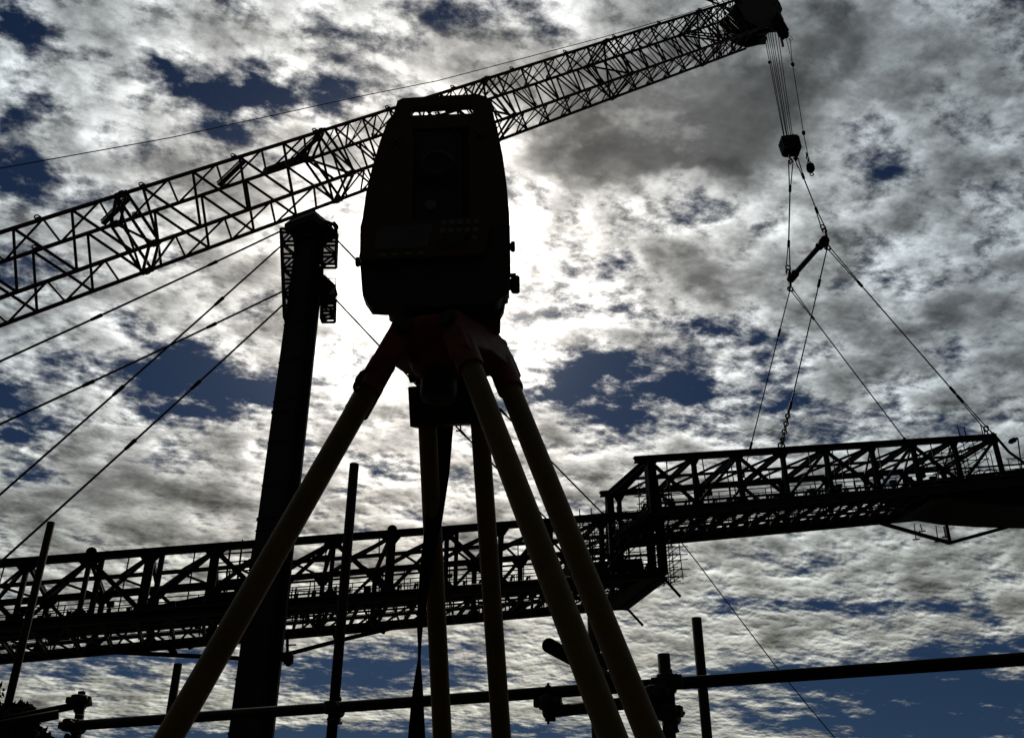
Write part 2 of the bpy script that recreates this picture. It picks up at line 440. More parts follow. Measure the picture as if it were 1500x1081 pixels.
rs.tube(TJ-hv*.12,TJ+hv*.12,.42,n=18); rs.tube(TJ-hv*.45,TJ+hv*.45,.12,n=8)
PJ=at(1144,56,YB); rs.beam(PJ,PJ+V((.05,0,-1.3)),.22)
rs.build('rooster_sheave',M['boom'],crane)
# grating / ladders that clutter the head
cl=MB()
for k in range(16):
    s_=Ltot-5+k*.4; cl.tube(cb(s_,1)+uv*.1,cb(s_+random.uniform(-1,1),random.choice((2,4)))+uv*.1,.06,n=5)
    cl.tube(cb(s_,3),cb(min(s_+random.uniform(-1.5,1.5),send),random.choice((1,2,4))),.06,n=5)
cl.beam(cb(Ltot-3.2,1)+uv*.9,cb(send,1)+uv*.6,.2,.2)
for k in range(5): cl.beam(cb(Ltot-3.2+k*.9,1)+uv*.1,cb(Ltot-3.2+k*.9,1)+uv*1.,.08)
cl.build('head_platform',M['boom'],crane)
# ropes of the crane
def sag(P,Q,n,s): return [P.lerp(Q,i/n)+V((0,0,-4*s*(i/n)*(1-i/n))) for i in range(n+1)]
rp=MB()
pp=[(1110,-14,77.3),(1000,22,74),(880,56,70),(640,119,64),(530,141,61),(250,202,54),(0,247,49),(-300,292,43)]
rp.path([at(*p) for p in pp],.036,6)
rp.build('hoist_line',M['rope'],crane)
rp=MB(); P1=at(1068,13,77); P0=at(1000,-14,73); rp.path([P1,P0,P0+(P0-P1)*9],.11,6); rp.build('pendant_rope',M['rope'],crane)
# hook block ropes
HB=at(1157,214,YB+.3)
fall=MB(); ends=[(1120,57),(1123,56),(1126,55),(1129,54),(1132,54),(1136,53),(1140,52)]
falls_b=[-.62,-.50,-.22,-.10,.10,.38,.60]
for i,(u,v) in enumerate(ends):
    T=at(u-2.5,v-16,YB+(-.9+.3*i)); Bm=HB+V((falls_b[i]*.9,(-.3+.1*i),.75)); fall.tube(T,Bm,.042,n=6)
T=at(1127,92,YB); fall.lathe(T,V((0,0,1)),[(.02,-.2),(.16,-.1),(.16,.1),(.02,.2)],8)
fall.build('hoist_rope',M['rope'],crane)
AX=at(1187,246,YB-.3)
arp=MB(); T=at(1157,56,YB-.3); K1=at(1161,95,YB-.3); K2=at(1177,195,YB-.3)
arp.path([T,K1],.036,6); arp.path([at(1152,58,YB-.3),K1],.03,6); arp.path([K1,K2,AX+V((0,0,1.6))],.042,6)
for K_ in (K1,K2): arp.lathe(K_,V((0,0,1)),[(.03,-.35),(.2,-.15),(.2,.12),(.03,.3)],10)
arp.ring(T,hv,.35,.03,12,5)
arp.build('auxiliary_rope',M['rope'],crane)

# hook block : a thing of its own
hk=thing('hook_block','heavy square crane hook block hanging on many parallel ropes','hook block',HB+V((0,0,-1.9)))
b=MB()
for y in (-.55,-.18,.18,.55):
    b.prism([HB+V((x,y-.05,z_)) for x,z_ in ((-.98,.62),(-.85,.82),(.35,1.02),(.72,.98),(.92,.72),(.98,-.70),(.90,-.86),(.45,-.92),(.30,-.70),(-.10,-.72),(-.15,-1.02),(-.60,-.98),(-.78,-.75))],V((0,.1,0)))
b.build('cheek_plate',M['dark'],hk)
b=MB()
for k in range(6): y=-.48+k*.19; b.tube(HB+V((.0,y-.05,.1)),HB+V((.0,y+.05,.1)),.68,n=20)
b.tube(HB+V((.02,-.7,.1)),HB+V((.02,.7,.1)),.12,n=10)
b.build('block_sheave',M['dark'],hk)
b=MB(); b.tube(HB+V((.12,0,-.5)),HB+V((.12,0,-1.25)),.22,n=12); b.lathe(HB+V((.12,0,-.95)),V((0,0,1)),[(.2,-.2),(.3,-.1),(.3,.1),(.2,.2)],14)
HC=HB+V((.1,0,-1.5))
for sx in (-1,1):                                     # ramshorn hook
    pts=[HC+V((sx*(.0+.34*math.sin(t)),0,.28-.34*(1-math.cos(t)))) for t in [i*.35 for i in range(9)]]
    for i in range(len(pts)-1): b.tube(pts[i],pts[i+1],.15-.012*i,.15-.012*(i+1),n=8)
b.build('ramshorn_hook',M['dark'],hk)
ob=thing('auxiliary_hook_ball','small round weight with a little hook hanging alone right of the big block','hook ball',AX)
b=MB(); b.lathe(AX+V((0,0,0)),V((0,0,1)),[(.12,-.5),(.36,-.38),(.42,-.2),(.42,.2),(.36,.38),(.12,.5)],18); b.build('ball_weight',M['dark'],ob)
b=MB()
for k in range(4): b.ring(AX+V((-.02-.03*k,0,.66+.3*k)),V((1,0,0)) if k%2 else V((0,1,0)),.15,.06,10,5)
b.tube(AX+V((-.1,0,1.5)),AX+V((-.14,0,2.0)),.11,.05,n=8); b.build('swivel',M['dark'],ob)
b=MB(); b.tube(AX+V((0,0,-.5)),AX+V((0,0,-.68)),.08,n=8); b.ring(AX+V((.02,0,-.84)),V((0,1,0)),.18,.06,12,6); b.build('hook',M['dark'],ob)

# ------------------------------------------------------------------ lifted span and conveyor gantry
NV=V((-.25,.97,0)).normalized()
def onplane(u,v,c):
    r=ray(u,v); t=(c-CAM.dot(NV))/r.dot(NV); return CAM+r*t
class Truss:
    def __init__(s,Pl,Pr,W,H): s.P=Pl; s.e=(Pr-Pl); s.L=s.e.length; s.d=s.e.normalized(); s.W=W; s.H=H; s.n=NV; s.k=1.
    def p(s,x,t,h): return s.P+s.d*x+s.n*t+V((0,0,-h*(s.k+(1-s.k)*min(1.,max(0.,x/s.L)))))      # x along, t across (0 near), h down from top
    def x_at(s,u,t=0,h=0):
        lo,hi=-30.,s.L+40
        for _ in range(40):
            m_=(lo+hi)/2; q_=s.p(m_,t,h)-CAM
            if 750+F*q_.x/(q_.y*cp+q_.z*sp)<u: lo=m_
            else: hi=m_
        return lo
HANG={}
# -- lifted span
Pl=at(953,672,72.); c2=Pl.dot(NV); Pr=onplane(1455,640,c2)
G=Truss(Pl,Pr,7.4,4.4)
g2=thing('lifted_truss_span','raised steel truss span hanging from four slings on the right','truss span',G.p(G.L/2,G.W/2,G.H+1))
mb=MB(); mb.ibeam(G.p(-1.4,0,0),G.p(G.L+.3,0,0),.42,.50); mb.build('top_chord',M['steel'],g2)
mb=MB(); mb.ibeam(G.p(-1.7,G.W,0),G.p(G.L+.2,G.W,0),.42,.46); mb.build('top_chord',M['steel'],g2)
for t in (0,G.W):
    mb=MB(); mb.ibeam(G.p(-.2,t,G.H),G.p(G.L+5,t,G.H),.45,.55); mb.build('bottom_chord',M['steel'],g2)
nodes=[G.x_at(u) for u in (953,1015,1080,1145,1208,1275,1335,1395,1455)]
nb=MB(); fb=MB(); tb=MB(); rb=MB(); db=MB(); gp=MB(); hr=MB()
for i,x in enumerate(nodes):
    nb.ibeam(G.p(x,0,.3),G.p(x,0,G.H-.35),.34,.34,up=G.d); fb.ibeam(G.p(x,G.W,.3),G.p(x,G.W,G.H-.35),.32,.32,up=G.d)
    tb.ibeam(G.p(x,.2,.1),G.p(x,G.W-.2,.1),.3,.42)
    for t in (0,G.W):
        gp.prism([G.p(x+a,t-.03,hh) for a,hh in ((-.6,.2),(.6,.2),(.25,.75),(-.25,.75))],G.n*.06)
        gp.prism([G.p(x+a,t-.03,hh) for a,hh in ((-.6,G.H-.25),(.6,G.H-.25),(.2,G.H-.75),(-.2,G.H-.75))],G.n*.06)
    if i<len(nodes)-1:
        y=nodes[i+1]; m_=(x+y)/2
        mb_=rb
        rb.beam(G.p(x,0,.2),G.p(m_,G.W/2,.2),.16); rb.beam(G.p(y,0,.2),G.p(m_,G.W/2,.2),.16)
        rb.beam(G.p(m_,G.W/2,.2),G.p(x,G.W,.2),.16); rb.beam(G.p(m_,G.W/2,.2),G.p(y,G.W,.2),.16)
        if i%2==0: nb.beam(G.p(x,0,.3),G.p(y,0,G.H-.3),.24); fb.beam(G.p(x,G.W,G.H-.3),G.p(y,G.W,.3),.24)
        else: nb.beam(G.p(x,0,G.H-.3),G.p(y,0,.3),.24); fb.beam(G.p(x,G.W,.3),G.p(y,G.W,G.H-.3),.24)
rb.beam(G.p(nodes[0],G.W/2,.2),G.p(nodes[-1],G.W/2,.2),.2)
nb.each('side_member',M['steel'],g2); fb.each('side_member',M['steel'],g2); tb.each('roof_beam',M['steel'],g2); rb.each('roof_brace',M['steel'],g2); gp.each('gusset_plate',M['steel'],g2)
# end portal on the left, raking down from the upper to the far chord
mb=MB(); mb.ibeam(G.p(-.1,0,.3),G.p(-.1,0,G.H+.2),.8,.7,up=G.d); mb.ibeam(G.p(-.9,G.W,.3),G.p(-.9,G.W,G.H+.6),.6,.6,up=G.d); mb.ibeam(G.p(-.2,0,.2),G.p(-.9,G.W,.2),.6,.55)
mb.beam(G.p(-1.0,G.W,1.2),G.p(1.5,G.W,G.H),.25); mb.beam(G.p(-.9,G.W,G.H*.95),G.p(-.1,0,G.H*.95),.5)
mb.build('end_portal',M['steel'],g2)
# walkways, idlers and belt on the deck
def deck(T,x0,x1,step,name_parent,seed,beltw=3.0,open_far=True,lev=0.,fill=1.):
    tc=3.0
    rnd=random.Random(seed)
    fl=MB(); x=x0
    while x<x1:
        fl.ibeam(T.p(x,.25,T.H+.1),T.p(x,T.W-.25,T.H+.1),.2,.32,.05); x+=step
    for t in (tc-.7,tc+.9): fl.beam(T.p(x0,t,T.H+.0),T.p(x1,t,T.H+.0),.12,.12)
    x=x0
    while x<x1-step:
        fl.beam(T.p(x,.3,T.H+.3),T.p(x+step,T.W-.3,T.H+.3),.12); fl.beam(T.p(x+step,.3,T.H+.3),T.p(x,T.W-.3,T.H+.3),.12); x+=step
    fl.build('floor_frame',M['steel'],name_parent)
    b=MB(); b.beam(T.p(x0,tc,T.H-.45+lev),T.p(x1,tc,T.H-.45+lev),beltw,.22)
    b.each('conveyor_belt',M['dark'],name_parent)
    wk=MB(); wk.beam(T.p(x0,.75,T.H-.2),T.p(x1,.75,T.H-.2),1.1*fill,.12); wk.beam(T.p(x0,T.W-.8,T.H-.1),T.p(x1,T.W-.8,T.H-.1),1.0,.08); wk.each('walkway',M['steel'],name_parent)
    x=x0+.5
    while x<x1:
        idl=MB()
        hgt=rnd.uniform(.5,.75); c_=T.H-.6+lev
        for sg in (-1,1):
            idl.tube(T.p(x,tc,c_-.05),T.p(x,tc+sg*beltw*.5,c_-hgt),.11,n=8); idl.beam(T.p(x+.15,tc+sg*beltw*.5,c_+.3),T.p(x+.15,tc+sg*beltw*.5,c_-hgt-.1),.1)
        idl.build('idler',M['dark'],name_parent); x+=1.25
    x=x0+1.1
    while x<x1:                                       # boxes, brackets and hangers fixed along the walkways
        t=rnd.choice((.5,.9,1.8,T.W-1.9,T.W-.9)); c=MB(); z0_=T.H-.2; hh=rnd.uniform(.5,1.6)
        c.beam(T.p(x,t,z0_),T.p(x+rnd.uniform(-.1,.1),t,z0_-hh),.12); c.beam(T.p(x-rnd.uniform(.1,.4),t,z0_-hh),T.p(x+rnd.uniform(.15,.5),t,z0_-hh),rnd.uniform(.2,.45),rnd.uniform(.2,.55)); c.build('junction_box',M['dark'],name_parent)
        x+=rnd.uniform(.9,2.0)
    for t,hh in ((.35,1.75),(T.W-.4,1.55)):
        c=MB(); c.beam(T.p(x0,t,T.H-hh),T.p(x1,t,T.H-hh),.22,.1); c.build('cable_tray',M['steel'],name_parent)
    x=x0+2.0
    while x<x1:
        c=MB(); t=rnd.choice((.3,T.W-.4,T.W/2)); c.tube(T.p(x,t,.2),T.p(x+rnd.uniform(-.3,.3),t,T.H-.2),.05,n=5); c.build('hanger_rod',M['steel'],name_parent); x+=rnd.uniform(1.4,2.6)
    for t in (.2,1.35,T.W-1.6,T.W-.35):
        hr=MB(); x=x0
        while x<x1: hr.beam(T.p(x,t,T.H-.2),T.p(x,t,T.H-1.3),.06); x+=2.1
        for hh in (.75,1.3): hr.beam(T.p(x0,t,T.H-hh),T.p(x1,t,T.H-hh),.06)
        hr.build('handrail',M['steel'],name_parent)
deck(G,-.5,G.L+3,2.0,g2,3,2.2,lev=-.1)
# side girder plates : deep edge members along the deck
mb=MB(); mb.beam(G.p(0,-.35,G.H+.25),G.p(G.L+4,-.35,G.H+.25),.2,.5); mb.beam(G.p(0,G.W,G.H+.4),G.p(G.L+3,G.W,G.H+.35),.2,.3)
mb.each('edge_girder',M['steel'],g2)
# cable trays and pipes
mb=MB()
for t,hh,r in ((-.35,G.H-.1,.12),(-.3,G.H-.5,.1),(G.W-.6,G.H-.6,.14),(2.,G.H-.9,.09)): mb.tube(G.p(.5,t,hh),G.p(G.L+2,t,hh),r,n=8)
mb.each('service_pipe',M['steel'],g2)
# machinery at the right end
mb=MB(); xr=G.x_at(1462); 
mb.beam(G.p(xr-9,G.W/2,G.H-.9),G.p(xr+7,G.W/2,G.H-1.4),G.W*.55,1.0)
mb.beam(G.p(xr,G.W*.42,G.H-.35),G.p(xr+9,G.W*.42,G.H+.1),G.W*.8,1.7); K4=[onplane(u,v,c2+G.W-.6) for u,v in ((1310,764),(1335,762),(1380,769),(1430,772),(1560,776),(1560,735),(1310,735))]
mb.prism(K4,-G.n*(G.W*.75))
mb.build('head_frame',M['dark'],g2)
mb=MB()
for k in range(7): mb.beam(G.p(xr+.6+k*1.1,0.2,G.H-1.1),G.p(xr+.6+k*1.1,0.2,G.H-2.3),.06)
for hh in (1.7,2.3): mb.beam(G.p(xr+.4,.2,G.H-hh),G.p(xr+8,.2,G.H-hh+.2),.07)
mb.build('guard_rail',M['steel'],g2)
# clutter of scaffold round the right end post
def scaff(mb,T,x0,x1,t0,t1,h0,h1,dx,dh,r=.045,j=.1):
    rnd=random.Random(int(x0*10)+5)
    x=x0
    while x<=x1+.01:
        for t in (t0,t1): mb.tube(T.p(x,t,h0-rnd.uniform(0,.6)),T.p(x+rnd.uniform(-j,j),t,h1+rnd.uniform(0,.5)),r,n=5)
        x+=dx
    h=h0
    while h<=h1+.01:
        for t in (t0,t1): mb.tube(T.p(x0-rnd.uniform(.1,.5),t,h),T.p(x1+rnd.uniform(.1,.6),t,h+rnd.uniform(-j,j)),r,n=5)
        x=x0
        while x<=x1+.01: mb.tube(T.p(x,t0-.2,h),T.p(x,t1+.2,h),r,n=5); x+=dx
        h+=dh
def scaffs(parent,T,*lst):
    for a_ in lst: m_=MB(); scaff(m_,T,*a_); m_.build('access_scaffold',M['steel'],parent)
scaffs(g2,G,(G.L-3.2,G.L+.2,1.5,4.5,-.5,G.H-.6,1.1,1.0),(G.x_at(968),G.x_at(1010),3.,5.,.6,G.H-1,.9,.7))
for u in (1412,1421,1446,1449): mb=MB(); x_=G.x_at(u); mb.tube(G.p(x_,.4,.2),G.p(x_,.4,-1.0-random.random()*.5),.05,n=5); mb.build('upright_pole',M['steel'],g2)
# kingpost tie rod below the right end
mb=MB(); k0=G.x_at(1297,G.W,G.H+.6); k1=G.x_at(1392,G.W,G.H+2.2)
K0=onplane(1290,766,c2+G.W-.3); K1_=onplane(1391,795,c2+G.W-.3); K2_=onplane(1475,772,c2+G.W-.3); K3_=onplane(1386,770,c2+G.W-.3)
mb.beam(K0,K1_,.28); mb.beam(K1_,K2_,.28); mb.beam(K3_,K1_,.3)
for u,v0,v1 in ((1339,768,790),(1348,768,778),(1371,770,793),(1382,771,786)):
    a_=onplane(u,v0,c2+G.W-.5); b_=onplane(u+3,v1,c2+G.W-.5); mb.tube(a_,b_,.05,n=5); mb.beam(b_-G.d*.35,b_+G.d*.35,.1)
mb.each('tie_rod',M['steel'],g2)
# lamp on a pole at the far right
mb=MB(); L0=at(1497,690,84); L1=at(1491,642,84); mb.tube(L0,L1,.07,n=6); mb.tube(L1,at(1488,641,84),.06,n=6); mb.lathe(at(1484,645,84),V((-1,0,-.5)),[(.1,-.4),(.24,-.2),(.24,.3),(.1,.5)],10)
mb.tube(L0,onplane(1497,706,c2+3.),.07,n=6)
mb.build('lamp',M['dark'],g2)
# -- conveyor gantry on the left
R1=at(965,752,75.); c1=R1.dot(NV); L1_=onplane(-150,836.5,c1)
T1=Truss(L1_,R1,9.1,5.0); T1.k=.82    # the gallery gets deeper towards its right end
g1=thing('conveyor_gantry','long open steel conveyor gantry crossing behind the tripod on the left','gantry',T1.p(T1.L/2,T1.W/2,T1.H+1))
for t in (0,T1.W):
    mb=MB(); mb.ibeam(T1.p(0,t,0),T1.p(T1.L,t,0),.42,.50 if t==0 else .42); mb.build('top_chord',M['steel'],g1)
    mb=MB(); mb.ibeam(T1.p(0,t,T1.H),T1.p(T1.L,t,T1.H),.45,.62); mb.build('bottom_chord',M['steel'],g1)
mb=MB(); mb.beam(T1.p(0,T1.W/2,.15),T1.p(T1.L,T1.W/2,.15),.26); mb.build('roof_purlin',M['steel'],g1)
nodes=[T1.x_at(u) for u in (-137,-50,42,133,222,317,403,490,574,655,733,806,880,950)]
nb=MB(); fb=MB(); tb=MB(); rb=MB(); gp=MB()
for i,x in enumerate(nodes):
    big=i in (4,5,8,13)
    w_=.62 if big else .30
    nb.ibeam(T1.p(x,0,.3),T1.p(x,0,T1.H-.35),w_,.36,up=T1.n); fb.ibeam(T1.p(x,T1.W,.25),T1.p(x,T1.W,T1.H-.35),.36,.36,up=T1.d)
    if i in (3,4,9,12): nb.beam(T1.p(x+.75,0,.3),T1.p(x+.75,0,T1.H-.35),.3)
    tb.ibeam(T1.p(x,.2,.1),T1.p(x,T1.W-.2,.1),.26,.36)
    for t,hh0 in ((0,.2),(T1.W,.15)):
        gp.prism([T1.p(x+a,t-.03,hh) for a,hh in ((-.8,hh0),(.8,hh0),(.3,.9),(-.3,.9))],T1.n*.06)
        gp.prism([T1.p(x+a,t-.03,hh) for a,hh in ((-.7,T1.H-.3),(.7,T1.H-.3),(.2,T1.H-.85),(-.2,T1.H-.85))],T1.n*.06)
    if i in (3,8): gp.tube(T1.p(x,-.2,-.3),T1.p(x,.2,-.3),.36,n=12)
    if i<len(nodes)-1:
        y=nodes[i+1]; m_=(x+y)/2
        tb.beam(T1.p(y,0.1,.2),T1.p(x,T1.W-.1,.2),.24)                # heavy roof diagonal
        rb.beam(T1.p(y,0,.25),T1.p(m_-.6,T1.W/2,.25),.14); rb.beam(T1.p(m_-.5,T1.W/2,.25),T1.p(y,T1.W,.25),.14)
        nb.beam(T1.p(x,0,.3),T1.p(y,0,T1.H-.3),.3) if i%2 else nb.beam(T1.p(y,0,.3),T1.p(x,0,T1.H-.3),.26)
        fb.beam(T1.p(x,T1.W,.3),T1.p(y,T1.W,T1.H-.3),.24) if (i%2==0) else fb.beam(T1.p(x,T1.W,T1.H-.3),T1.p(y,T1.W,.3),.24)
nb.each('side_member',M['steel'],g1); fb.each('side_member',M['steel'],g1); tb.each('roof_beam',M['steel'],g1); rb.each('roof_brace',M['steel'],g1); gp.each('gusset_plate',M['steel'],g1)
deck(T1,0,T1.L-.5,2.15,g1,9,2.5)
mb=MB(); mb.beam(T1.p(0,-.3,T1.H+.28),T1.p(T1.L-3,-.3,T1.H+.28),.2,.3); 
xa=T1.x_at(75); xb=T1.x_at(330)
mb.beam(T1.p(xa,T1.W*.45,T1.H-.2),T1.p(xb,T1.W*.45,T1.H-2.0),2.2,.5); mb.beam(T1.p(xb,T1.W*.45,T1.H-1.6),T1.p(T1.x_at(400),T1.W*.45,T1.H-1.6),2.2,1.2)
mb.each('edge_girder',M['steel'],g1)
mb=MB()
for t,hh,r in ((-.3,T1.H-.2,.12),(T1.W-.7,T1.H-.8,.14),(1.7,T1.H-.6,.1)): mb.tube(T1.p(.5,t,hh),T1.p(T1.L-3,t,hh),r,n=8)
mb.each('service_pipe',M['steel'],g1)
# right end of the gantry : raked end frame, scaffold mesh, packed machinery
mb=MB(); E=T1.L
mb.ibeam(T1.p(E,0,.3),T1.p(E,0,T1.H),.6,.6,up=T1.d); mb.ibeam(T1.p(E,0,T1.H),T1.p(E,T1.W,T1.H),.7,.8); mb.ibeam(T1.p(E,T1.W,.3),T1.p(E,T1.W,T1.H),.5,.5,up=T1.d); mb.ibeam(T1.p(E,.2,.1),T1.p(E,T1.W-.2,.1),.5,.6)
mb.beam(T1.p(E-7,T1.W*.45,T1.H-1.6),T1.p(E-.6,T1.W*.45,T1.H-1.6),T1.W*.35,1.1)
mb.beam(T1.p(E-2.0,T1.W*.5,T1.H+.1),T1.p(E-.3,T1.W*.5,T1.H+.1),T1.W*.9,.3)
mb.build('end_frame',M['steel'],g1)
scaffs(g1,T1,(E-6.5,E-.6,.8,3.0,-.6,T1.H-.4,1.0,.9),(E-5,E-1,5,7,.4,T1.H-.4,.8,.8),(E-.2,E+1.9,.2,2.2,1.6,T1.H+.3,.6,.6,.04,.15))
for u in (890,895,901,907): mb=MB(); x_=T1.x_at(u); mb.tube(T1.p(x_,.4,.2),T1.p(x_,.4,-.6-random.random()*.6),.045,n=5); mb.build('upright_pole',M['steel'],g1)
x_=T1.x_at(345); y_=T1.x_at(470); scaffs(g1,T1,(x_-1.2,x_+2.,1,3,-.5,T1.H-1.6,.8,.75),(y_-2.2,y_+2.,5,6.5,2.4,T1.H-.6,1.,.8))
mb=MB(); mb.tube(onplane(969,843,c1),onplane(997,874,c1),.11,n=6); mb.tube(onplane(915,887,c1+T1.W),onplane(942,916,c1+T1.W),.11,n=6); mb.each('end_rod',M['steel'],g1)
# tie rods under the gantry
mb=MB(); cf=c1+T1.W-.2
def rod(a,b,w=.28): mb.beam(onplane(a[0],a[1],cf),onplane(b[0],b[1],cf),w)
rod((170,955),(372,965)); rod((424,957),(500,937)); rod((500,937),(625,908)); rod((247,945),(256,958),.45); rod((276,942),(280,950),.35); rod((565,915),(560,927),.4); rod((490,930),(493,938),.3)
mb.each('tie_rod',M['steel'],g1)
# bracket beside the mast and signal lamp
mb=MB(); mb.beam(T1.p(T1.x_at(462),2,.9),T1.p(T1.x_at(486),2,.9),.35); mb.lathe(T1.p(T1.x_at(481),1.5,.1),V((0,0,1)),[(.05,-.5),(.22,-.1),(.18,.3),(.03,.6)],8); mb.tube(T1.p(T1.x_at(481),1.5,.4),T1.p(T1.x_at(482),1.5,4.),.05,n=5); mb.build('signal_lamp',M['steel'],g1)

# ------------------------------------------------------------------ spreader bar and slings
SN=at(1210,350,74.6); SF=at(1156,411,81.4)
sb=thing('spreader_bar','thick tubular spreader bar slung below the hook block','spreader bar',(SN+SF)/2)
ax=(SF-SN).normalized()
b=MB(); b.tube(SN+ax*.5,SF-ax*.5,.26,n=14); b.build('bar',M['dark'],sb)
for E_,sg in ((SN,1),(SF,-1)):
    b=MB(); b.lathe(E_+ax*sg*.5,ax,[(.26,-.5),(.42,-.45),(.42,.3),(.3,.4)],14); b.beam(E_+V((0,0,.75)),E_+V((0,0,-.75)),.22,.5); b.lathe(E_+ax*sg*1.2,ax,[(.27,-.12),(.40,-.1),(.40,.1),(.27,.12)],12); b.build('end_cap',M['dark'],sb)
def shackle(b,P,d,R=.26):
    b.ring(P,d.cross(V((0,0,1))) if abs(d.normalized().z)<.98 else V((0,1,0)),R,.07,12,5)
def sling(lbl,P,Q,r=.055,double=(0,0),sep=.22,clampat=()):
    o=thing('sling',lbl,'sling',P,'wire rope slings of the lift')
    d=(Q-P); a,bb=frame(d); Ln=d.length; dn=d.normalized()
    b=MB(); lo,hi=double
    if lo+hi==0: b.tube(P,Q,r,n=6)
    else:
        p1=P+dn*lo; q1=Q-dn*hi
        if lo:
            for sg in (-1,1): b.tube(P+a*sg*sep,p1+a*sg*.05,r*.8,n=6)
        if hi:
            for sg in (-1,1): b.tube(q1+a*sg*.05,Q+a*sg*sep,r*.8,n=6)
        b.tube(p1,q1,r,n=6)
    b.build('rope',M['rope'],o)
    b=MB()
    if lo: b.tube(P+dn*lo-dn*.35,P+dn*lo+dn*.35,r*2,n=8)
    if hi: b.tube(Q-dn*hi-dn*.35,Q-dn*hi+dn*.35,r*2,n=8)
    for c_ in clampat: b.tube(P+dn*(Ln*c_-.4),P+dn*(Ln*c_+.4),r*2.1,n=8)
    if b.v: b.each('ferrule',M['dark'],o)
    b=MB(); shackle(b,P+dn*.1,dn); shackle(b,Q-dn*.1,dn); shackle(b,Q-dn*.55,a); b.each('shackle',M['dark'],o)
    return o
HKp=HB+V((.1,0,-1.75))
sling('near vertical double rope sling from hook down to the left end of the spreader bar',HKp+V((-.2,.2,0)),SF+V((0,0,.9)),.075,(3.,3.),.25)
sling('slanting double rope sling from hook down to the right end of the spreader bar',HKp+V((.2,-.2,0)),SN+V((0,0,.9)),.075,(3.,3.),.25)
TF=G.p(G.x_at(1088,G.W,0),G.W,-.35); TN=G.p(G.x_at(1145),0,-.35); TFr=G.p(G.x_at(1357,G.W,0),G.W,-.35); TNr=G.p(G.x_at(1452),0,-.35)
sling('leftmost lower sling, running from left end of spreader bar to the truss roof',SF+V((0,0,-.9)),TF,.06,(0,3.5),.16,(.25,))
sling('long sling slanting right from left end of spreader bar to the middle of the truss',SF+V((0,0,-.9)),TFr,.06,(3.5,3.),.16)
sling('lower sling dropping left from right end of spreader bar, ending in chain on the truss',SN+V((0,0,-.9)),TN,.065,(0,4.),.12,(.2,))
sling('longest sling slanting right from the spreader bar to the far right of the truss',SN+V((0,0,-.9)),TNr,.065,(4.5,5.),.16,(.82,))
# chain links on the near left leg
b=MB(); base=TN; dn=(SN-TN).normalized()
for k in range(9): b.ring(base+dn*(.3+.38*k),V((0,1,0)) if k%2 else V((1,0,0)),.19,.07,10,5)
ch=b.build('lifting_chain',M['dark']); tag(ch,'short chain between a lower sling and the top of the lifted truss','chain')
b=MB(); b.path([TNr+V((.2,0,.1)),onplane(1478,662,c2),onplane(1540,706,c2)],.13,6)
tag(b.build('stay_rope',M['rope']),'thick stay running down right from the top right corner of the lifted truss','rope')
b=MB(); pts=[onplane(u,v,c2+3) for u,v in ((998,794),(1020,822),(1060,875),(1098,925),(1140,980),(1185,1035),(1225,1083),(1300,1160))]
tag(b.path(pts,.045,5).build('tag_line',M['rope']),'thin slack tag line falling to the lower right from under the lifted truss','rope')

# ------------------------------------------------------------------ mast
MY=63.
mc=at(406,775,MY); MX=mc.x-.22
ztop=at(450,330,MY).z
mast=thing('steel_mast','tall dark box column mast standing left of the tripod with guy ropes','mast',V((MX,MY,0)))
ca,sa=math.cos(math.radians(28)),math.sin(math.radians(28)); ex=V((ca,-sa,0)); ey=V((sa,ca,0))
def mp(a,b_,z_): return V((MX,MY,0))+ex*a+ey*b_+V((0,0,z_))
def hw(z_): return .95-.17*min(1,z_/ztop)
b=MB(); zs=[0,8,16,24,32,ztop]
b.rings([[mp(a*hw(z_),c_*hw(z_),z_) for a,c_ in ((-1,-.85),(1,-.85),(1,.85),(-1,.85))] for z_ in zs],smooth=False)
for z_ in zs[1:-1]: b.rings([[mp(a*(hw(z_)+.05),c_*(hw(z_)+.05),zz) for a,c_ in ((-1,-.87),(1,-.87),(1,.87),(-1,.87))] for zz in (z_-.12,z_+.12)],smooth=False)
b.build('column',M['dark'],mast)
for z_ in [4+3.2*k for k in range(int((ztop-6)/3.2))]:
    b=MB(); b.rings([[mp(a*(hw(z_)+.035),c_*(hw(z_)+.035),zz) for a,c_ in ((-1,-.86),(1,-.86),(1,.86),(-1,.86))] for zz in (z_-.05,z_+.05)],smooth=False); b.build('flange',M['dark'],mast)
b=MB(); P0=mp(hw(10)+.28,.6,6); P1=at(466,520,MY); P2=at(471,395,MY)
zc=at(470,392,MY).z; b.beam(V((MX+1.282*hw(0)+.20,MY,0)),V((MX+1.282*hw(zc)+.20,MY,zc)),.24,.5)
for k in range(30): z_=k*zc/30; b.beam(V((MX+.9*hw(z_),MY,z_)),V((MX+1.282*hw(z_)+.15,MY,z_)),.08)
b.build('riser_pipe',M['dark'],mast)
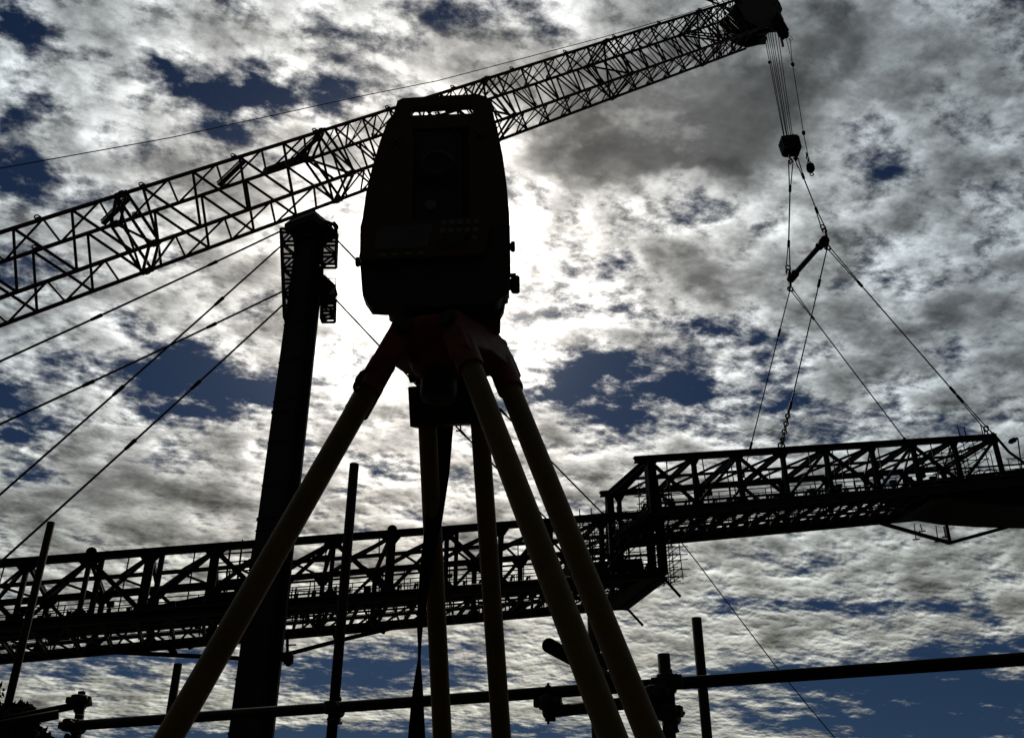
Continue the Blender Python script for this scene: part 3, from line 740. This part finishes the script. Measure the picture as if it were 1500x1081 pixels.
# head box
b=MB(); c0=at(455,340,MY)
def hb_(z_,k,dx=0): return [V((c0.x+dx,MY,z_))+ex*(a*k)+ey*(c_*k) for a,c_ in ((-1,-1),(1,-1),(1,1),(-1,1))]
zt=at(455,318,MY-.5).z
b.rings([hb_(zt-2.3,.85),hb_(zt-1.7,1.0),hb_(zt-1.35,1.42),hb_(zt-.75,1.46),hb_(zt+.05,1.0),hb_(zt+.35,.55)],smooth=False)
b.build('mast_head',M['dark'],mast)
b=MB(); b.tube(at(489,332,MY-.3),at(493,330,MY-.3),.35,n=8); b.ring(at(489,333,MY-.4),V((0,1,0)),.28,.1,12,6); b.beam(at(470,322,MY-.5),at(494,331,MY-.4),.25,.15); b.beam(at(418,334,MY-.5),at(432,320,MY-.5),.25,.15)
b.each('head_rim',M['dark'],mast)
def lattice(u0,u1,v0,v1,n_,lean,net=True,Y=MY-.3,r=.07,dep=.5,name='access_tower'):
    b=MB(); rows=[v0+(v1-v0)*i/n_ for i in range(n_+1)]
    def pt(u,v,k): 
        q_=at(u+lean*(v-v0)/(v1-v0),v,Y); q_.y=Y+k*dep; return q_
    for k in (0,1):
        for u in (u0,u1): b.beam(pt(u,v0,k),pt(u,v1,k),.17)
        for v in rows: b.beam(pt(u0,v,k),pt(u1,v,k),.15)
        for i in range(n_):
            a_,c_=(u0,u1) if i%2 else (u1,u0)
            b.beam(pt(a_,rows[i],k),pt(c_,rows[i+1],k),.12)
    for u in (u0,u1):
        for v in rows: b.beam(pt(u,v,0),pt(u,v,1),.1)
    o=b.build(name,M['dark'],mast)
    if net:
        c=MB(); c.prism([pt(u0,v0,-.08),pt(u1,v0,-.08),pt(u1,v1,-.08),pt(u0,v1,-.08)],V((0,.03,0))); c.build('netting',M['net'],o)
    return o
lattice(411,431,335,466,7,5)
lattice(472,493,338,387,3,-2)
lattice(471,490,434,467,3,-1,net=True,Y=MY)
b=MB()
b.prism([at(u,v,MY-.4) for u,v in ((470,401),(476,403),(491,417),(481,431),(474,433),(468,437))],V((0,1.4,0)))
b.build('winch_house',M['dark'],mast)
b=MB()
for u in (481,492):
    b.tube(at(u,408,MY-.6),at(u-1,452,MY-.6),.035,n=5)
for v in (408,420,432,444): b.tube(at(480,v,MY-.6),at(492,v,MY-.6),.035,n=5)
b.tube(at(472.5,388,MY),at(472.5,403,MY),.08,n=5)
b.build('guard_cage',M['dark'],mast)
b=MB(); b.beam(at(421,935,MY-.5),at(421,975,MY-.5),.16); b.beam(at(412,962,MY-.5),at(428,962,MY-.5),.5); b.beam(at(418,945,MY-.5),at(434,944,MY-.5),.08); b.lathe(at(423,966,MY-.5),V((0,0,1)),[(.1,-.4),(.3,-.2),(.3,.2),(.1,.4)],8)
b.build('mast_bracket',M['dark'],mast)
# guy ropes
def guy(lbl,P,Q,r=.055,cl=(.5,)):
    o=thing('guy_rope',lbl,'guy rope',P,'guy ropes of the mast')
    b=MB(); b.path(sag(P,Q,8,.12),r,6); b.build('rope',M['rope'],o)
    for c_ in cl:
        pts=sag(P,Q,400,.12); i=int(c_*400); j=min(400,i+6); b=MB(); b.tube(pts[max(0,i-5)],pts[j],r*1.8,r*1.4,n=8); b.build('turnbuckle',M['dark'],o)
def ext(a,b_,t): return (a[0]+(b_[0]-a[0])*t,a[1]+(b_[1]-a[1])*t)
for (a_,b_,cl,lb) in (((411,339),(0,528),(.32,.77),'topmost guy rope falling left from the mast head to the picture edge'),
    ((411,361),(0,723),(.31,.72),'guy rope falling steeply left from the mast, second from the top where it starts'),
    ((414,427),(0,620),(.33,.8),'guy rope falling gently left from the mast, crossing the steeper one'),
    ((414,447),(0,822),(.42,.68),'lowest guy rope falling left from the mast, ending beside the left pole top')):
    e=ext(a_,b_,1.35); guy(lb,at(a_[0],a_[1],MY-.4),at(e[0],e[1],MY-14),.075,tuple(c/1.35 for c in cl))
guy('upper guy rope running down right from the mast behind the instrument to the gantry',at(494,352,MY-.3),T1.p(T1.x_at(884),0,-.3),.065,(.62,))
guy('lower guy rope running down right from the mast cage to the gantry behind the tripod',at(490,437,MY-.3),T1.p(T1.x_at(800),0,-.3),.065,(.6,))

# ------------------------------------------------------------------ tube scaffold near the camera
HX=at(735,1023,4.3)
sc=thing('tube_scaffold','tube and coupler scaffold whose upright poles stand close behind the tripod','scaffold',V((HX.x,HX.y,0)))
TR=.0242
def tube_part(P,Q,name='scaffold_tube',r=TR):
    d=(Q-P).normalized(); b=MB(); a,bb=frame(d); n_=18
    # hollow tube with a visible wall at both ends
    def rg(C_,rr): return [C_+a*rr*math.cos(2*math.pi*i/n_)+bb*rr*math.sin(2*math.pi*i/n_) for i in range(n_)]
    b.rings([rg(P+d*.15,r-.004),rg(P,r-.004),rg(P,r),rg(Q,r),rg(Q,r-.004),rg(Q-d*.15,r-.004)],closed=True)
    return b.build(name,M['galv'],sc)
def coupler(parent,P,d1,d2,s=1.):
    d1=d1.normalized(); d2=d2.normalized(); k=d1.cross(d2).normalized(); b=MB()
    for dd,off in ((d1,-.028),(d2,.028)):
        C_=P+k*off*s; b.lathe(C_,dd,[(.028*s,-.026*s),(.034*s,-.024*s),(.035*s,.024*s),(.028*s,.026*s)],14)
        e=dd.cross(k).normalized()
        b.beam(C_+e*.028*s,C_+e*.062*s,.034*s,.04*s); b.tube(C_+e*.05*s-k*.045*s,C_+e*.05*s+k*.05*s,.008*s,n=8); b.tube(C_+e*.05*s+k*.05*s,C_+e*.05*s+k*.064*s,.014*s,n=6)
        b.beam(C_-e*.03*s,C_-e*.055*s,.03*s,.03*s)
    b.beam(P-k*.03*s,P+k*.03*s,.045*s,.045*s)
    return b.build('coupler',M['coupler'],parent,bevel=.003)
# main ledger in two lengths
def pole(u_t,v_t,Y,r=TR):
    P=at(u_t,v_t,Y); return tube_part(V((P.x,P.y,0)),P,'standard_pole',r)
LZ0=at(115,1062,5.05); LZ1=at(1500,965,3.66); ld=(LZ1-LZ0).normalized()
L0=LZ0-ld*.06; LQ=LZ1+ld*.8
led=tube_part(L0,LQ,'ledger_tube')
def led_at(u):
    lo,hi=0.,1.
    for _ in range(40):
        m_=(lo+hi)/2; q_=L0.lerp(LQ,m_)-CAM
        if 750+F*q_.x/(q_.y*cp+q_.z*sp)<u: lo=m_
        else: hi=m_
    return L0.lerp(LQ,lo)
pA=pole(75,765,6.1); pB=pole(261,972,5.9)
qC=led_at(491); PC=at(519,680,qC.y+.0+.05); 
pC=tube_part(V((PC.x,PC.y,0)),PC,'standard_pole'); coupler(pC,led_at(488)+V((0,.028,0)),ld,V((0,0,1)),1.0)
qD=led_at(978); PD=at(972,958,qD.y-.05); pD=tube_part(V((PD.x,PD.y,0)),PD,'standard_pole',TR*1.05); coupler(pD,qD+V((-.005,-.028,0)),ld,V((0,0,1)),1.05)
PE=at(1020,905,4.75); pE=tube_part(V((PE.x,PE.y,0)),PE,'standard_pole')
# short lower ledger clamped behind it
S0=at(798,1043,4.28); S1=at(985,1022,4.0); sl=tube_part(S0,S1,'ledger_tube'); sdv=(S1-S0).normalized()
coupler(sl,at(804,1031,4.27),ld,V((0,0,1)),1.0)
b=MB(); P=at(803,1000,4.25); b.tube(P,at(803,1060,4.25),.006,n=8)
for v in (1008,1052): b.tube(at(803,v-4,4.25),at(803,v+4,4.25),.013,n=6)
b.tube(at(803,1014,4.25),at(803,1050,4.25),.02,n=12); b.build('swivel_bolt',M['coupler'],sl,bevel=.002)
coupler(sl,at(980,1045,4.02),sdv,V((0,0,1)),1.05)
# stub pointing at us
q0=at(804,945,3.25); q1=at(905,1001,4.1); tube_part(q0,q1,'transom_tube'); 
PF=at(869,905,3.95); pF=tube_part(V((PF.x,PF.y,0)),PF,'standard_pole')
coupler(pF,at(873,972,3.93),V((1,.4,-.1)),V((0,0,1)),1.1); coupler(pF,at(882,1000,3.95),V((1,.2,0)),V((0,0,1)),1.1)
coupler(pD,at(958,1022,4.02),V((1,-.3,.1)),V((0,.3,1)),1.0)
# lower left : two short tubes and a post
u0=at(-60,1068,5.2); u1=at(134,1028,5.5); tA=tube_part(u0,u1,'ledger_tube',.02)
tube_part(at(-20,1066,4.8),at(86,1046,4.9),'transom_tube',.022)
Q1=at(122,1018,5.45); pG=tube_part(V((Q1.x,Q1.y,0)),Q1,'standard_pole',.022)
coupler(pG,at(116,1027,5.45),V((1,.1,.1)),V((0,0,1)),1.05); coupler(pG,at(108,1063,5.1),ld,V((0,0,1)),1.05)

# ------------------------------------------------------------------ bush in the corner
bc=at(-10,1105,5.6)
bush=thing('bush','dark leafy bush top in the lower left corner','bush',V((bc.x,bc.y,0)))
lf=MB(); rnd=random.Random(4)
for (du,dv,R,nn) in ((-5,1085,.20,2600),(38,1106,.14,1300),(-70,1050,.25,1200),(20,1060,.10,500)):
    C_=at(du,dv,5.6+rnd.uniform(-.2,.2))
    for _ in range(nn):
        d_=V((rnd.gauss(0,1),rnd.gauss(0,1),rnd.gauss(0,1))).normalized(); P=C_+d_*R*(rnd.random()**.35)*(1+.12*math.sin(7*d_.x+5*d_.z))
        a_=V((rnd.gauss(0,1),rnd.gauss(0,1),rnd.gauss(0,1))).normalized(); b_=a_.orthogonal().normalized(); s_=rnd.uniform(.012,.024)
        lf.add([P-a_*s_*1.5,P+b_*s_*.6,P+a_*s_*1.5,P-b_*s_*.6+a_.cross(b_)*s_*.3],[(0,1,2,3)])
lf.build('foliage',M['leaf'],bush)
st=MB()
for k in range(9):
    C_=at(rnd.uniform(-50,40),1095,5.6); st.tube(V((bc.x+rnd.uniform(-.1,.1),bc.y,0)),C_,.018,.006,n=6)
st.build('branch',M['leaf'],bush)

# ------------------------------------------------------------------ tripod
HC=at(645,508,1.44)
tp=thing('survey_tripod','yellow tubed survey tripod with red head in the middle foreground','tripod',V((HC.x,HC.y,0)))
b=MB(); up=V((0,0,1))
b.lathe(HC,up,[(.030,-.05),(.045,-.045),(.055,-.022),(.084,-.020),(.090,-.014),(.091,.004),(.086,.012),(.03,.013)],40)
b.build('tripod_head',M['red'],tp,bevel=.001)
b=MB(); b.lathe(HC,up,[(.012,-.10),(.028,-.098),(.03,-.085),(.03,-.066),(.018,-.062),(.018,-.045)],24); b.build('centre_screw',M['cased'],tp)
R0=.70
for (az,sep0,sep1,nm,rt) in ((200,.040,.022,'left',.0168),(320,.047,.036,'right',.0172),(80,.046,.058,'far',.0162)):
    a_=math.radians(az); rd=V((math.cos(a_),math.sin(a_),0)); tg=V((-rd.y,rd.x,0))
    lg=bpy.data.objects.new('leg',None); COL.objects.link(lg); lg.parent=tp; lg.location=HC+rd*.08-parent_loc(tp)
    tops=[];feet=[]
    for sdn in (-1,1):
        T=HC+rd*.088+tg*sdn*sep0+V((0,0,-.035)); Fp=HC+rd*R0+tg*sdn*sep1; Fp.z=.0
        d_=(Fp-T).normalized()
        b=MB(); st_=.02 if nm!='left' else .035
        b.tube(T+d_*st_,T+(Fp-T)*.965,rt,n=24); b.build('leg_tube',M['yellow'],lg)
        # lower extension tube
        tops.append(T);feet.append(Fp)
    d_=((feet[0]+feet[1])/2-(tops[0]+tops[1])/2).normalized(); Tm=(tops[0]+tops[1])/2
    nrm=d_.cross(tg).normalized()
    # hinge casting : plate across both tubes, lugs to the head
    b=MB()
    w_=sep0+.021; L1=(.045 if nm=='right' else .07) if nm!='far' else .10
    def hpnt(s_,t_,k_): return Tm+d_*s_+tg*t_+nrm*k_
    th=.019
    if nm!='far':
        poly=[(-.045,-w_*.78),(-.045,w_*.78),(.0,w_),(L1,w_*1.0),(L1+.012,w_*.85),(L1*.80,w_*.55),(L1*.55,0),(L1*.80,-w_*.55),(L1+.012,-w_*.85),(L1,-w_*1.0),(0,-w_)]
        b.prism([hpnt(s_,t_,-th) for s_,t_ in poly],nrm*2*th)
        for sdn in (-1,1): b.tube(tops[0 if sdn<0 else 1]+d_*(L1-.03),tops[0 if sdn<0 else 1]+d_*(L1+.028),rt+.004,n=24)
    b.tube(hpnt(-.03,-w_*.9,0),hpnt(-.03,w_*.9,0),.020,n=20)
    if nm=='far':
        b.prism([hpnt(s_,t_,-.016) for s_,t_ in ((-.06,-.05),(-.06,.05),(.03,.050),(.03,-.050))],nrm*.032)
    b.build('hinge_casting',M['red'],lg,bevel=.004)
    if nm=='far':
        b=MB(); c_=.012
        b.prism([hpnt(s_,t_,-.024) for s_,t_ in ((c_-.02,-.058),(c_-.02,.072),(c_+.050,.072),(c_+.052,-.054))],nrm*.048)
        b.build('clamp_plate',M['cased'],lg,bevel=.002)
    b=MB(); b.tube(hpnt(-.03,-w_-.004,0),hpnt(-.03,-w_*.9,0),.013,n=12); b.tube(hpnt(-.03,w_*.9,0),hpnt(-.03,w_+.006,0),.013,n=12)
    b.each('hinge_bolt',M['cased'],lg)
    # lower clamp and spike, below the picture
    b=MB(); m1=(feet[0]+feet[1])/2; b.beam(Tm+(m1-Tm)*.66+tg*(-.06),Tm+(m1-Tm)*.66+tg*.06,.05,.06); b.tube(Tm+(m1-Tm)*.66,m1,.018,.014,n=16); b.tube(m1+V((0,0,.05)),m1+V((0,0,-.03)),.018,.003,n=12); b.build('leg_foot',M['cased'],lg)
# carrying strap hanging from the far leg
b=MB(); pts=[(652,622,1.60,24,0),(646,690,1.60,25,4),(636,760,1.60,24,2),(626,820,1.605,20,0),(619,875,1.61,14,0),(615,915,1.61,9,0),(614.5,945,1.61,5,0),(614,965,1.61,4,0),(613,985,1.61,9,0),(612,1010,1.61,15,0),(611,1040,1.61,20,0),(610,1085,1.61,26,0),(609,1150,1.61,28,0)]
fr=[];bk=[]
for (u,v,Y,w_,tw) in pts:
    fr.append((at(u-w_/2,v,Y),at(u+w_/2,v,Y+.004)))
vs=[];fs=[]
for l,r in fr:
    vs+= [l,r,r+V((0,.004,0)),l+V((0,.004,0))]
for k in range(len(fr)-1):
    o=4*k
    for i_ in range(4): fs.append((o+i_,o+(i_+1)%4,o+4+(i_+1)%4,o+4+i_))
fs.append((0,1,2,3)); b.add(vs,fs)
b.build('strap',M['strap'],tp)
b=MB(); bc_=at(527,560,1.33)
b.path([at(u,v,1.33) for u,v in ((537,543),(530,545),(524,553),(519,566),(521,573),(527,570),(534,560))],.0028,8)
b.beam(at(533,546,1.33),at(524,562,1.33),.006,.004)
b.build('buckle',M['cased'],tp)
b=MB(); b.path([at(u,v,1.56) for u,v in ((662,622),(674,623),(675,628),(673,631),(668,631))],.0016,6); b.build('wire_clip',M['cased'],tp)

# ------------------------------------------------------------------ total station
YF=1.355
ts=thing('total_station','dark survey total station on top of the tripod, silhouetted against the sun','survey instrument',HC+V((0,0,.013)))
def px(pts,Y=YF): return [at(u,v,Y) for u,v in pts]
def slab(pts,y0,y1,inset=0.,bev=.006,mat_='case',name='x',parent=None,seg=3,back_scale=1.):
    P=px(pts,YF+y0)
    for p_ in P: p_.y=YF+y0
    b=MB(); c_=sum(P,V((0,0,0)))/len(P)
    Q=[c_+(p_-c_)*back_scale+V((0,y1-y0,0)) for p_ in P]
    b.rings([P,Q],smooth=False)
    return b.build(name,M[mat_],parent or ts,bevel=bev,bseg=seg)
# tribrach
b=MB(); zt=HC.z+.013
tc_=V((HC.x,HC.y,zt))
b.lathe(tc_,up,[(.058,0),(.068,.001),(.069,.008),(.055,.010),(.05,.03),(.062,.032),(.066,.036),(.066,.046),(.05,.052)],36)
tr=b.build('tribrach',M['red'],ts)
for k in range(3):
    a_=math.radians(30+120*k); Pk=tc_+V((.052*math.cos(a_),.052*math.sin(a_),0)); b=MB(); b.lathe(Pk,up,[(.006,.006),(.013,.010),(.014,.012),(.014,.026),(.012,.028),(.006,.034)],18); b.build('foot_screw',M['cased'],tr)
b=MB(); b.lathe(tc_+V((0,0,.052)),up,[(.062,0),(.072,.004),(.074,.03),(.070,.05),(.05,.055)],36); b.build('alidade_base',M['cased'],ts)
# two standards rising to the handle
slab([(527,380),(528,332),(531,320),(536,284),(546,242),(557,206),(566,182),(575,168),(600,168),(606,200),(604,300),(602,345),(602,384),(560,386),(528,384)],0,.125,bev=.008,name='left_standard',back_scale=.93)
slab([(690,170),(722,166),(728,186),(736,226),(742,268),(746,312),(747,345),(748,386),(688,384),(688,300),(686,200)],0,.125,bev=.008,name='right_standard',back_scale=.93)
ts_children={o.name:o for o in ts.children}
for o in list(ts.children):
    if o.name.endswith('_standard'): o.name='side_standard'
slab([(601,176),(689,173),(692,240),(694,330),(598,334),(600,240)],.016,.11,bev=.004,mat_='cased',name='telescope_housing')
# telescope pointing at us, inside the yoke
b=MB(); Tc=at(642,255,YF+.02); Td=(V((0,-1,0))).normalized()
b.lathe(Tc,Td,[(.040,-.06),(.043,.0),(.041,.012),(.036,.016),(.030,.018),(.030,.028),(.024,.030),(.022,.026),(.012,.024)],36)
b.build('telescope',M['cased'],ts)
slab([(606,186),(668,184),(676,196),(676,330),(610,332)],.008,.05,bev=.003,mat_='cased',name='telescope_cover')
# raised frame beside the telescope
b=MB()
for A_,B_ in (((608,190),(664,187)),((664,187),(673,204)),((673,204),(674,312))): b.beam(at(A_[0],A_[1],YF+.006),at(B_[0],B_[1],YF+.006),.003,.002)
b.build('trim_line',M['case'],ts)
# round emblem plate
b=MB(); Ec=at(631,301,YF+.006); b.lathe(Ec,V((0,-1,0)),[(.010,-.002),(.0105,.001),(.009,.002),(.004,.002)],24); b.build('round_plate',M['key'],ts)
# screws in the standards
for u,v,r in ((580,209,.006),(702,200,.007)):
    b=MB()
    C_=at(u,v,YF-.001); b.lathe(C_,V((0,-1,0)),[(r,-.003),(r,.001),(r*.5,.0015),(r*.5,-.001),(r*.2,-.001)],18)
    for k in range(6):
        a_=k*math.pi/3; Q_=C_+V((math.cos(a_)*r*1.9,0,math.sin(a_)*r*1.9)); b.lathe(Q_,V((0,-1,0)),[(.0016,-.002),(.0016,.0012),(.0008,.0014)],8)
    b.build('cover_screw',M['cased'],ts)
# handle bridge with slot
hm='case'
slab([(582,148),(590,144),(640,141),(699,138),(712,142),(719,151),(724,172),(695,172),(692,152),(604,156),(600,174),(574,176)],.035,.052,bev=.003,name='carrying_handle',back_scale=.99)
slab([(576,172),(600,169),(602,186),(573,190)],.005,.08,bev=.003,name='handle_foot')
slab([(694,166),(722,165),(726,184),(696,186)],.005,.08,bev=.003,name='handle_foot')
slab([(597,169.5),(698,166.5),(698,186),(597,188)],.004,.10,bev=.003,name='handle_base')
# lower housing and panel
slab([(529,338),(600,334),(690,331),(747,330),(748,398),(745,430),(735,434),(730,442),(700,446),(640,449),(560,448),(541,447),(531,432),(527,382)],-.004,.026,bev=.009,mat_='cased',name='lower_housing',back_scale=.99)
pn=slab([(534,327),(580,324),(640,321),(712,317),(719,321),(708,372),(528,381),(526,376)],-.018,-.002,bev=.003,mat_='case',name='control_panel')
slab([(553,333),(634,328),(632,341),(626,362),(546,366)],-.0195,-.016,bev=.001,mat_='screen',name='display_screen',parent=pn)
b=MB()
def key(u,v,w_,h_):
    b=MB()
    P=px([(u-w_/2,v+h_/2),(u+w_/2,v+h_/2),(u+w_/2,v-h_/2),(u-w_/2,v-h_/2)],YF-.020); b.prism(P,V((0,.004,0))); b.build('key',M['key'],pn,bevel=.0006,bseg=1)
for r_ in range(3):
    for c_ in range(5): key(650+c_*12-r_*1.5,326+r_*11.5-c_*.4,7.5,6.5)
for c_ in range(4): key(560+c_*19,373-c_*.9,10,4)
b=MB(); P=px([(637,345),(690,342),(684,362),(644,363)],YF-.0200); b.prism(P,V((0,.003,0))); b.lathe(at(665,353,YF-.020),V((0,-1,0)),[(.011,-.002),(.011,.0015),(.009,.002)],20); b.build('navigation_pad',M['cased'],pn,bevel=.0008,bseg=1)
# battery box low at the right rear, base skirt
slab([(692,415),(744,412),(738,452),(733,462),(733,480),(730,485),(717,487),(694,480)],.045,.06,bev=.005,mat_='case',name='battery_box')
b=MB(); b.prism(px([(727,380),(731,380),(728,470),(724,470)],YF+.043),V((0,.004,0))); b.build('battery_latch',M['cased'],ts)
slab([(563,400),(712,400),(714,448),(700,455),(575,456),(566,450)],.028,.07,bev=.006,mat_='cased',name='base_skirt')
# knobs
def knob(u,v,y,r,l,side=1,nm='tangent_knob',col='cased',r0=None):
    C_=at(u,v,YF+y); b=MB(); r0=r0 or r*.7
    b.lathe(C_,V((side,0,0)),[(r0,-.02),(r0,l*.35),(r,l*.4),(r*1.03,l*.5),(r*1.03,l*.92),(r*.92,l),(r*.3,l)],20)
    for k in range(18):
        a_=2*math.pi*k/18; e=V((0,math.cos(a_),math.sin(a_)))*r*1.03; b.beam(C_+e+V((side*l*.5,0,0)),C_+e+V((side*l*.9,0,0)),.0012)
    return b.build(nm,M[col],ts)
knob(741,417,.04,.0145,.0235); knob(744,361.5,.04,.0085,.0125); knob(531,384,.03,.0075,.0115,-1,'side_screw')
b=MB(); b.beam(at(745,404,YF+.04),at(756,403,YF+.04),.007,.004); b.build('knob_guard',M['case'],ts)

# ------------------------------------------------------------------ render settings
S.render.engine='CYCLES'
S.view_settings.view_transform='Standard'; S.view_settings.look='None'; S.view_settings.exposure=0; S.view_settings.gamma=1
S.cycles.max_bounces=5; S.cycles.use_denoising=True
S.render.resolution_x=1024; S.render.resolution_y=737
